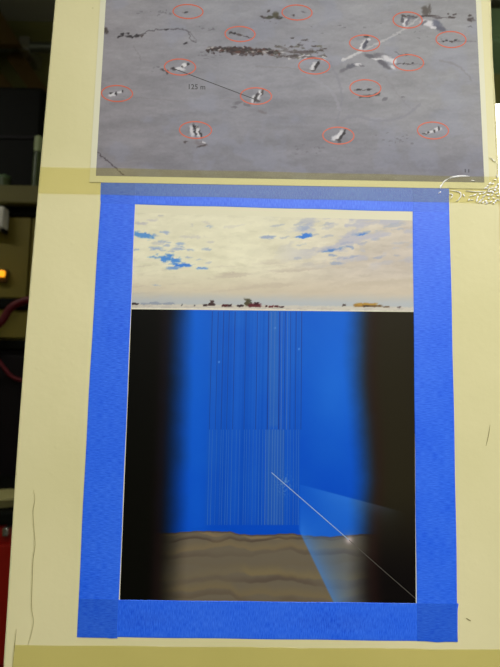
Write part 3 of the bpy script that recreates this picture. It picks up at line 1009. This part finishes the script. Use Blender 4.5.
def tape(name, a, b, w0, w1, off, mat, parent=None, jag=(0, 0), seg=60, lip=True, wav=0.15,
         bow=(0, 0), double=()):
    """strip from pixel a to pixel b; w0, w1 = pixel vectors from the centre line to its two long edges.
    Long edges are pressed down to the column; short ends are torn by jag pixels."""
    a, b = np.array(a, float), np.array(b, float)
    w0a, w0b = np.array(w0[0], float), np.array(w0[1], float)
    w1a, w1b = np.array(w1[0], float), np.array(w1[1], float)
    ts = [i / seg for i in range(seg + 1)]
    for t0, t1, _ in double:
        ts += [t for q in (t0, t1) for t in (q - 0.0006, q + 0.0006) if 0 < t < 1]
    ts = sorted(ts)
    seg = len(ts) - 1
    tone = []
    cols = [0, 0.02, 0.15, 0.3, 0.5, 0.7, 0.85, 0.98, 1]
    v, uv, f = [], [], []
    L = np.linalg.norm(at(*b) - at(*a))
    ph = random.random() * 9
    ends = [(random.uniform(-1, 1), random.uniform(-1, 1)) for _ in cols]
    for i in range(seg + 1):
        t = ts[i]
        tn = 1.0
        for t0, t1, k_ in double:
            if t0 <= t <= t1:
                tn = k_
        e0 = w0a + (w0b - w0a) * t
        e1 = w1a + (w1b - w1a) * t
        for j, s in enumerate(cols):
            p = e0 + (e1 - e0) * s
            d = (b - a) / np.linalg.norm(b - a)
            if i == 0:
                p = p + d * jag[0] * ends[j][0]
            if i == seg:
                p = p + d * jag[1] * ends[j][1]
            p = p + np.array([(bow[0] * (1 - s) + bow[1] * s) * 4 * t * (1 - t), 0])
            edge = j in (0, len(cols) - 1)
            nrm = np.array([-d[1], d[0]])
            if edge or j in (1, len(cols) - 2):
                p = p + nrm * wav * math.sin(t * 23 + ph + j)
            o = off * 0.35 if (edge and lip) else off
            q = at(p[0], p[1], -o)
            v.append(q)
            uv.append((t * L + ph, s * 0.026 + ph))
            tone.append(tn)
    n = len(cols)
    for i in range(seg):
        for j in range(n - 1):
            f.append((i * n + j, i * n + j + 1, (i + 1) * n + j + 1, (i + 1) * n + j))
    o = make(name, v, f, mat, parent, uvs=uv)
    ca = o.data.color_attributes.new('layers', 'FLOAT_COLOR', 'POINT')
    ca.data.foreach_set('color', np.repeat(np.array(tone, np.float32)[:, None], 4, 1).ravel())
    return o


def strip(name, tl, tr, br, bl, vertical, off, mat, **k):
    """tape by its four pixel corners"""
    if vertical:
        return tape(name, np.add(tl, tr) / 2, np.add(bl, br) / 2, (tl, bl), (tr, br), off, mat, **k)
    return tape(name, np.add(tl, bl) / 2, np.add(tr, br) / 2, (tl, tr), (bl, br), off, mat, **k)


GB = 'blue tape strips framing the lower print'
tag(strip('blue_tape', (101, 176), (449, 184), (449, 212.6), (100.5, 203.6), False, 0.00028, M_BLUE, jag=(.3, .3)),
    'blue crepe tape strip along the top edge of the lower print', 'tape', GB)
tag(strip('blue_tape', (79, 599.2), (458.5, 603.4), (456, 641.6), (77.6, 636.8), False, 0.00028, M_BLUE, jag=(.4, 1.0)),
    'blue crepe tape strip along the bottom edge of the lower print', 'tape', GB)
tag(strip('blue_tape', (102.2, 177), (136.2, 178), (117.4, 638.4), (77.0, 637.4), True, 0.00036, M_BLUE, jag=(.3, .4),
          bow=(-1.5, 0), double=((0, 0.057, .93), (0.916, 1, .80))),
    'blue crepe tape strip down the left edge of the lower print', 'tape', GB)
tag(strip('blue_tape', (412.2, 183), (448.6, 184), (457.8, 642.0), (417.0, 641.4), True, 0.00036, M_BLUE, jag=(.3, .6),
          bow=(0, .8), double=((0, 0.062, .93), (0.917, 1, .80))),
    'blue crepe tape strip down the right edge of the lower print', 'tape', GB)

ct = strip('clear_tape', (40.2, 166.6), (500.2, 177.0), (501.5, 203.6), (37.8, 193.2), False, 0.00068, M_CLEAR, jag=(.2, .2), lip=False, wav=.2)
tag(ct, 'yellowed clear tape across the bottom edge of the aerial photo, crinkled at right', 'tape')
tag(strip('clear_tape', (15.2, 645), (504, 649.5), (504, 680), (11.5, 673.5), False, 0.0004, M_CLEAR_OLD, jag=(.5, .3), wav=.3),
    'yellowed clear tape below the blue frame at the bottom of the photo', 'tape')

# crinkles in the film, their glints painted as white raised ribbons
CR = [([(440.5, 187), (442, 184.6), (444.5, 181.2), (449.6, 178)], 1.1), ([(449, 178.4), (453, 177), (458, 176.3), (463, 176), (470, 176.4)], 1.7),
      ([(440, 188.6), (441, 186), (442.6, 184)], 1.7), ([(450, 190.4), (456, 191), (460, 192.4), (461, 195.4), (458.6, 199.6), (456, 201.4)], 1.1),
      ([(449, 193.6), (452.6, 195), (450.4, 199)], 1.2), ([(463, 194), (464.6, 196.6)], 1.5), ([(466, 191.6), (467, 190.8), (475, 191.7), (482, 191.6), (489, 191.9)], 0.8),
      ([(489.6, 157), (493, 160), (496, 162)], 0.8), ([(438.6, 193.4), (441, 191.6)], 1.0), ([(471, 180), (475, 181)], .9)]
rc = random.Random(12)
for cx, cy in ((471, 196), (475, 194.6), (472, 200), (477, 200), (482, 199.6), (486, 200.6), (489, 198.4), (480, 194), (484, 193),
               (490, 191), (492, 188), (493, 183.4), (495, 179.8), (486, 188), (488, 186), (492, 195), (494, 198), (495.6, 201),
               (497, 193), (496, 187), (498, 184), (491, 201.6), (498, 200), (480, 201.4), (478, 197), (484, 196.4), (488, 194.6), (493, 192), (495, 190), (490, 183), (497, 176), (483, 202),
               (494, 203), (487, 203), (469, 199.6), (498, 196), (489, 189.4), (498.6, 189)):
    ang = rc.uniform(-0.7, 0.2) if rc.random() < 0.7 else rc.uniform(-1.6, 1.6)
    l = rc.uniform(2.0, 4.2)
    CR.append(([(cx - l / 2 * math.cos(ang), cy - l / 2 * math.sin(ang)), (cx, cy + rc.uniform(-.4, .4)),
                (cx + l / 2 * math.cos(ang), cy + l / 2 * math.sin(ang))], rc.uniform(0.8, 1.9)))
for pts, w in CR:
    ribbon('crinkle_glint', pts, w, 0.00073, M_CRINKLE, ct, ridge=0.0003)

# ------------------------------------------------------------------ dim room behind the column
YB = 1.25        # front plane of the things standing behind, about 1.6 m from the camera


def bx(px, y=YB, py=250):
    return at(px, py, y)[0]


def bz(py, y=YB):
    return at(20, py, y)[2]


xl = -1.75       # how far the furniture runs to the left, out of view
# black cabinet carrying the cupboard
base_top = bz(340)
cab = empty('equipment_cabinet', ((xl + bx(62)) / 2, YB + 0.3, 0))
tag(cab, 'black steel equipment cabinet under the olive cupboard, left of column', 'cabinet')
box('body', xl, bx(62), YB + 0.02, YB + 0.55, 0.0, base_top - 0.03, M_DARK, cab, 0.004)
box('top', xl - 0.01, bx(62) + 0.01, YB, YB + 0.55, base_top - 0.03, base_top, M_BLACK, cab, 0.004)
for k in range(2):
    w = (bx(62) - xl) / 2
    d = box('door', xl + k * w + 0.006, xl + (k + 1) * w - 0.006, YB + 0.002, YB + 0.02, 0.06, base_top - 0.05, M_DARK, cab, 0.003)
    hx = xl + w + (0.05 if k else -0.05)
    box('handle', hx - 0.006, hx + 0.006, YB - 0.022, YB + 0.002, base_top - 0.32, base_top - 0.2, M_BLACK, d, 0.003)

cup_top = bz(203)
cup = empty('olive_cupboard', ((xl + bx(62)) / 2, YB + 0.3, base_top))
tag(cup, 'olive painted cupboard standing on the black cabinet, left of column', 'cupboard')
box('body', xl, bx(60), YB + 0.06, YB + 0.5, base_top, cup_top - 0.03, M_OLIVE, cup, 0.004)
box('rail', xl, bx(60), YB + 0.03, YB + 0.06, bz(307), bz(297), M_BLACK, cup, 0.003)
seam = bx(24.5)
box('door', xl + 0.01, seam - 0.003, YB + 0.04, YB + 0.06, bz(296), cup_top - 0.035, M_OLIVE, cup, 0.003)
box('door', seam + 0.003, bx(60) - 0.01, YB + 0.04, YB + 0.06, bz(296), cup_top - 0.035, M_OLIVE, cup, 0.003)
box('drawer_front', xl + 0.01, bx(60) - 0.01, YB + 0.04, YB + 0.06, base_top + 0.01, bz(308), M_OLIVE, cup, 0.003)
box('shelf_shadow_strip', xl - 0.01, bx(60) + 0.01, YB + 0.03, YB + 0.5, cup_top - 0.03, cup_top, M_BLACK, cup, 0.003)  # black strip standing in for the shadow under the shelf board

shelf_top = bz(185)
sh = box('shelf_board', xl - 0.02, bx(61), YB, YB + 0.5, cup_top, shelf_top, M_SHELF, None, 0.004)
tag(sh, 'thick olive shelf board lying on top of the cupboard', 'shelf')

case_top = bz(86, YB + 0.08)
case = empty('equipment_case', (bx(0), YB + 0.25, shelf_top))
tag(case, 'black equipment case standing on the olive shelf, left of column', 'case')
box('body', bx(-70, YB + .08, 130), bx(41, YB + .08, 130), YB + 0.08, YB + 0.45, shelf_top + 0.01, case_top, M_BLACK, case, 0.012)
box('lid_seam', bx(-70, YB + .08, 130) - 0.003, bx(41, YB + .08, 130) + 0.003, YB + 0.075, YB + 0.455, shelf_top + 0.2, shelf_top + 0.212, M_DARK, case, 0.002)
for x in (bx(-60, YB + .08, 130), bx(32, YB + .08, 130)):
    box('foot', x - 0.02, x + 0.02, YB + 0.1, YB + 0.14, shelf_top, shelf_top + 0.012, M_DARK, case, 0.003)

bt = empty('bottle', (bx(37.5, YB + .04, 150), YB + 0.045, shelf_top))
tag(bt, 'small green bottle with pale cap in front of the black case', 'bottle')
zc = bz(151, YB + .04)
lathe('body', bx(37.5, YB + .04, 150), YB + 0.045, [(0.013, shelf_top), (0.014, shelf_top + .004), (0.014, zc - .03), (0.011, zc)], M_BOTTLE, bt)
lathe('cap', bx(37.5, YB + .04, 150), YB + 0.045, [(0.013, zc), (0.0135, zc + .003), (0.0135, bz(137, YB + .04)), (0.011, bz(136, YB + .04))], M_CAP, bt)

jar = empty('jar', (bx(-1, YB, 178), YB + 0.04, shelf_top))
tag(jar, 'small dim green jar at the left edge on the olive shelf', 'jar')
zj = bz(172)
lathe('body', bx(-1, YB, 178), YB + 0.04, [(0.017, shelf_top), (0.019, shelf_top + .003), (0.019, zj - .012), (0.016, zj - .008)], M_BOTTLE, jar)
lathe('lid', bx(-1, YB, 178), YB + 0.04, [(0.018, zj - .008), (0.018, zj)], M_GREEN, jar)

sw = empty('switch_box', (bx(-8, YB, 217), YB + 0.03, bz(229)))
tag(sw, 'white rounded plastic switch box on the cupboard door', 'switch box')
box('housing', bx(-20, YB, 217), bx(4, YB, 217), YB - 0.005, YB + 0.04, bz(229), bz(206), M_WHITE, sw, 0.010, 4)
box('rocker', bx(-12, YB, 217), bx(-5, YB, 217), YB - 0.011, YB - 0.004, bz(222), bz(212), M_BLACK, sw, 0.002)
box('cable_gland', bx(1.5, YB, 217), bx(5, YB, 217), YB + 0.0, YB + 0.03, bz(232), bz(228.5), M_BLACK, sw, 0.002)

am = empty('indicator_lamp', (bx(-1.5, YB, 275), YB + 0.03, bz(281)))
tag(am, 'small amber indicator lamp glowing on the cupboard door', 'lamp')
box('bezel', bx(-8, YB, 275), bx(3, YB, 275), YB + 0.025, YB + 0.04, bz(281), bz(268), M_WOOD, am, 0.003)
box('lens', bx(-6.5, YB, 275), bx(1.8, YB, 275), YB + 0.012, YB + 0.026, bz(276), bz(269.5), M_AMBER, am, 0.004)

hz_ = [at(-70, 336, YB - .03), at(-25, 340, YB - .03), at(0, 323, YB - .03), at(9, 310, YB - .03), at(19, 303, YB - .03), at(32, 300, YB - .03), at(60, 303, YB - .02), at(75, 312, YB - .02)]
tag(tube('rubber_hose', hz_, 0.0125, M_HOSE), 'thick dark red rubber hose looped in front of the cupboard rail', 'hose')
cb_ = [at(-30, 366, YB - .04), at(-14, 360, YB - .04), at(-5, 358, YB - .04), at(2, 365, YB - .04), at(10, 375, YB - .04), at(20, 380, YB - .04), at(40, 381, YB - .04), at(62, 378, YB - .04), at(70, 372, YB - .04)]
tag(tube('red_cable', cb_, 0.006, M_HOSE), 'thin dark red cable sagging across the black cabinet', 'cable')

# red tool chest nearer to the camera
YT = 0.75
ct_top = bz(512, YT)
tx1 = bx(18, YT, 530)
tx0 = tx1 - 0.62
chest = empty('tool_chest', ((tx0 + tx1) / 2, YT + 0.2, 0))
tag(chest, 'red enamel tool chest with black top, at lower left behind column', 'tool chest')
z_body = bz(526, YT)
box('body', tx0, tx1, YT + 0.02, YT + 0.42, 0.09, z_body, M_RED, chest, 0.008)
box('top_mat', tx0 - 0.008, tx1 + 0.008, YT, YT + 0.43, z_body, ct_top, M_BLACK, chest, 0.006)
nd = 4
for k in range(nd):
    za = 0.11 + (z_body - 0.03 - 0.11) * k / nd
    zb_ = 0.11 + (z_body - 0.03 - 0.11) * (k + 1) / nd - 0.012
    d = box('drawer', tx0 + 0.03, tx1 - 0.012, YT + 0.006, YT + 0.02, za, zb_, M_RED, chest, 0.003)
    box('handle', tx0 + 0.14, tx1 - 0.14, YT - 0.014, YT + 0.007, zb_ - 0.04, zb_ - 0.022, M_CHROME, d, 0.004)
cxp = bx(6.5, YT, 530)
box('latch', cxp - 0.006, cxp + 0.006, YT - 0.008, YT + 0.02, bz(536, YT), bz(527, YT), M_CHROME, chest, 0.003)
for x in (tx0 + 0.06, tx1 - 0.06):
    for y in (YT + 0.07, YT + 0.37):
        bm = bmesh.new()
        bmesh.ops.create_cone(bm, cap_ends=True, segments=16, radius1=0.04, radius2=0.04, depth=0.025,
                              matrix=Matrix.Translation((x, y, 0.04)) @ Matrix.Rotation(math.pi / 2, 4, 'Y'))
        w = make_bm('wheel', bm, M_BLACK, chest)
        box('fork', x - 0.018, x + 0.018, y - 0.02, y + 0.02, 0.07, 0.092, M_CHROME, chest)

dz = ct_top
zr = bz(500, YT)
dx_ = bx(-9, YT, 530)
dish = empty('dish', (dx_, YT + 0.06, dz))
tag(dish, 'pale olive enamel dish lying on the black top of the tool chest', 'dish')
lathe('bowl', dx_, YT + 0.06, [(0.028, dz), (0.034, dz + .002), (0.052, zr - .004), (0.0525, zr - .002), (0.050, zr - .003), (0.03, dz + .006)], M_DISH, dish)
lathe('rim', dx_, YT + 0.06, [(0.0515, zr - .005), (0.056, zr - .004), (0.056, zr), (0.0515, zr)], M_DISH, dish)

# pipe and struts high on the back wall
YP = Y1 - 0.12
pz = bz(47, YP)
pipe = empty('wall_pipe', (-0.9, YP, pz))
tag(pipe, 'grey steel pipe running along the back wall above the black case', 'pipe')
tube('pipe', [(X0 + 0.02, YP, pz), (0.9, YP, pz)], 0.022, M_PIPE, pipe, sub=1)
for x in (-1.6, bx(26, YP, 47), -0.2):
    box('clamp', x - 0.025, x + 0.025, YP - 0.032, Y1, pz - 0.034, pz + 0.034, M_CHROME, pipe, 0.006)

for (pa, pb, w, lab) in (((-24, 52), (13, 96), 0.028, 'dark brown wooden strut leaning under the wall pipe, nearer the left edge'),
                         ((14, 56), (40, 92), 0.034, 'brown wooden strut leaning under the wall pipe, nearer the column')):
    a, b = at(pa[0], pa[1], Y1 - 0.07), at(pb[0], pb[1], Y1 - 0.07)
    d = (b - a) / np.linalg.norm(b - a)
    n_ = np.array([-d[2], 0, d[0]]) * w
    th = np.array([0, 0.02, 0])
    b2 = b + d * 0.12
    v = [a - n_ - th, a + n_ - th, b2 + n_ - th, b2 - n_ - th, a - n_ + th, a + n_ + th, b2 + n_ + th, b2 - n_ + th]
    tag(make('wooden_strut', v, [(0, 1, 2, 3), (7, 6, 5, 4), (0, 4, 5, 1), (1, 5, 6, 2), (2, 6, 7, 3), (3, 7, 4, 0)], M_WOOD),
        lab, 'strut', 'struts under the wall pipe')
# dark hanging board at the very left
a = [at(p[0], p[1], Y1 - 0.2) for p in ((-60, -20), (-4, 4), (20, 44), (-60, 44))]
v = [p for p in a] + [p + np.array([0, 0.03, 0]) for p in a]
tag(make('leaning_board', v, [(3, 2, 1, 0), (4, 5, 6, 7), (0, 1, 5, 4), (1, 2, 6, 5), (2, 3, 7, 6), (3, 0, 4, 7)], M_WOOD),
    'dark brown board with slanted edge high at the left edge', 'board')

# right of the column: wall luminaire and dark green cabinet
YR = 1.2


def rx_(px, py, y=YR):
    return at(px, py, y)


p0, p1 = rx_(496, 103), rx_(496, 182)
lum = empty('wall_luminaire', (p0[0] + 0.5, YR + 0.1, p1[2]))
tag(lum, 'bright white luminaire shining past the right edge of the column', 'lamp')
box('diffuser', p0[0] - 0.02, p0[0] + 1.14, YR, YR + 0.10, p1[2], p0[2], M_BRIGHT, lum, 0.012)
box('housing', p0[0] - 0.03, p0[0] + 1.15, YR + 0.10, YR + 0.14, p1[2] - 0.01, p0[2] + 0.01, M_WHITE, lum, 0.01)
for x in (p0[0] + 0.2, p0[0] + 0.9):
    box('bracket', x - 0.02, x + 0.02, YR + 0.14, Y1, (p0[2] + p1[2]) / 2 - 0.02, (p0[2] + p1[2]) / 2 + 0.02, M_CHROME, lum, 0.003)

gz0, gz1 = rx_(497, 38, 1.65)[2], rx_(497, 6, 1.65)[2]
gc = empty('green_cabinet', (1.4, 1.8, gz0))
tag(gc, 'dark green cabinet high on the back wall above the luminaire', 'cabinet')
gx = rx_(485, 20, 1.65)[0]
gz1 = min(gz1, CEIL - 0.01)
box('body', gx, gx + 0.8, 1.67, Y1, gz0, gz1, M_GREEN, gc, 0.006)
for k in range(2):
    d = box('door', gx + 0.01 + k * 0.395, gx + 0.395 + k * 0.395, 1.65, 1.67, gz0 + 0.01, gz1 - 0.01, M_GREEN, gc, 0.003)
    box('handle', gx + 0.36 + k * 0.06, gx + 0.37 + k * 0.06, 1.635, 1.65, gz0 + 0.04, gz0 + 0.1, M_CHROME, d, 0.002)

# ceiling fixtures in front of the column, plus an added unseen one behind
for (x, y, LZ), lab in (((0.35, -0.82, LAMP_Z), 'long white ceiling fixture above and right of the camera'),
                    ((0.2, -2.7, LAMP_FAR_Z), 'long white ceiling fixture at the far end behind the camera'),
                    ((-1.6, 0.35, 3.0), 'added unseen fill fixture over the furniture left of the column')):
    fx = empty('ceiling_fixture', (x, y, LZ - 0.1))
    tag(fx, lab, 'lamp', 'ceiling fixtures')
    box('housing', x - 0.62, x + 0.62, y - 0.14, y + 0.14, LZ - 0.08, LZ, M_WHITE, fx, 0.01)
    box('diffuser', x - 0.6, x + 0.6, y - 0.12, y + 0.12, LZ - 0.12, LZ - 0.08, M_TUBE, fx, 0.01)
    for k in (-0.45, 0.45):
        tube('suspension_rod', [(x + k, y, LZ - 0.01), (x + k, y, CEIL)], 0.006, M_CHROME, fx, n=8, sub=1)
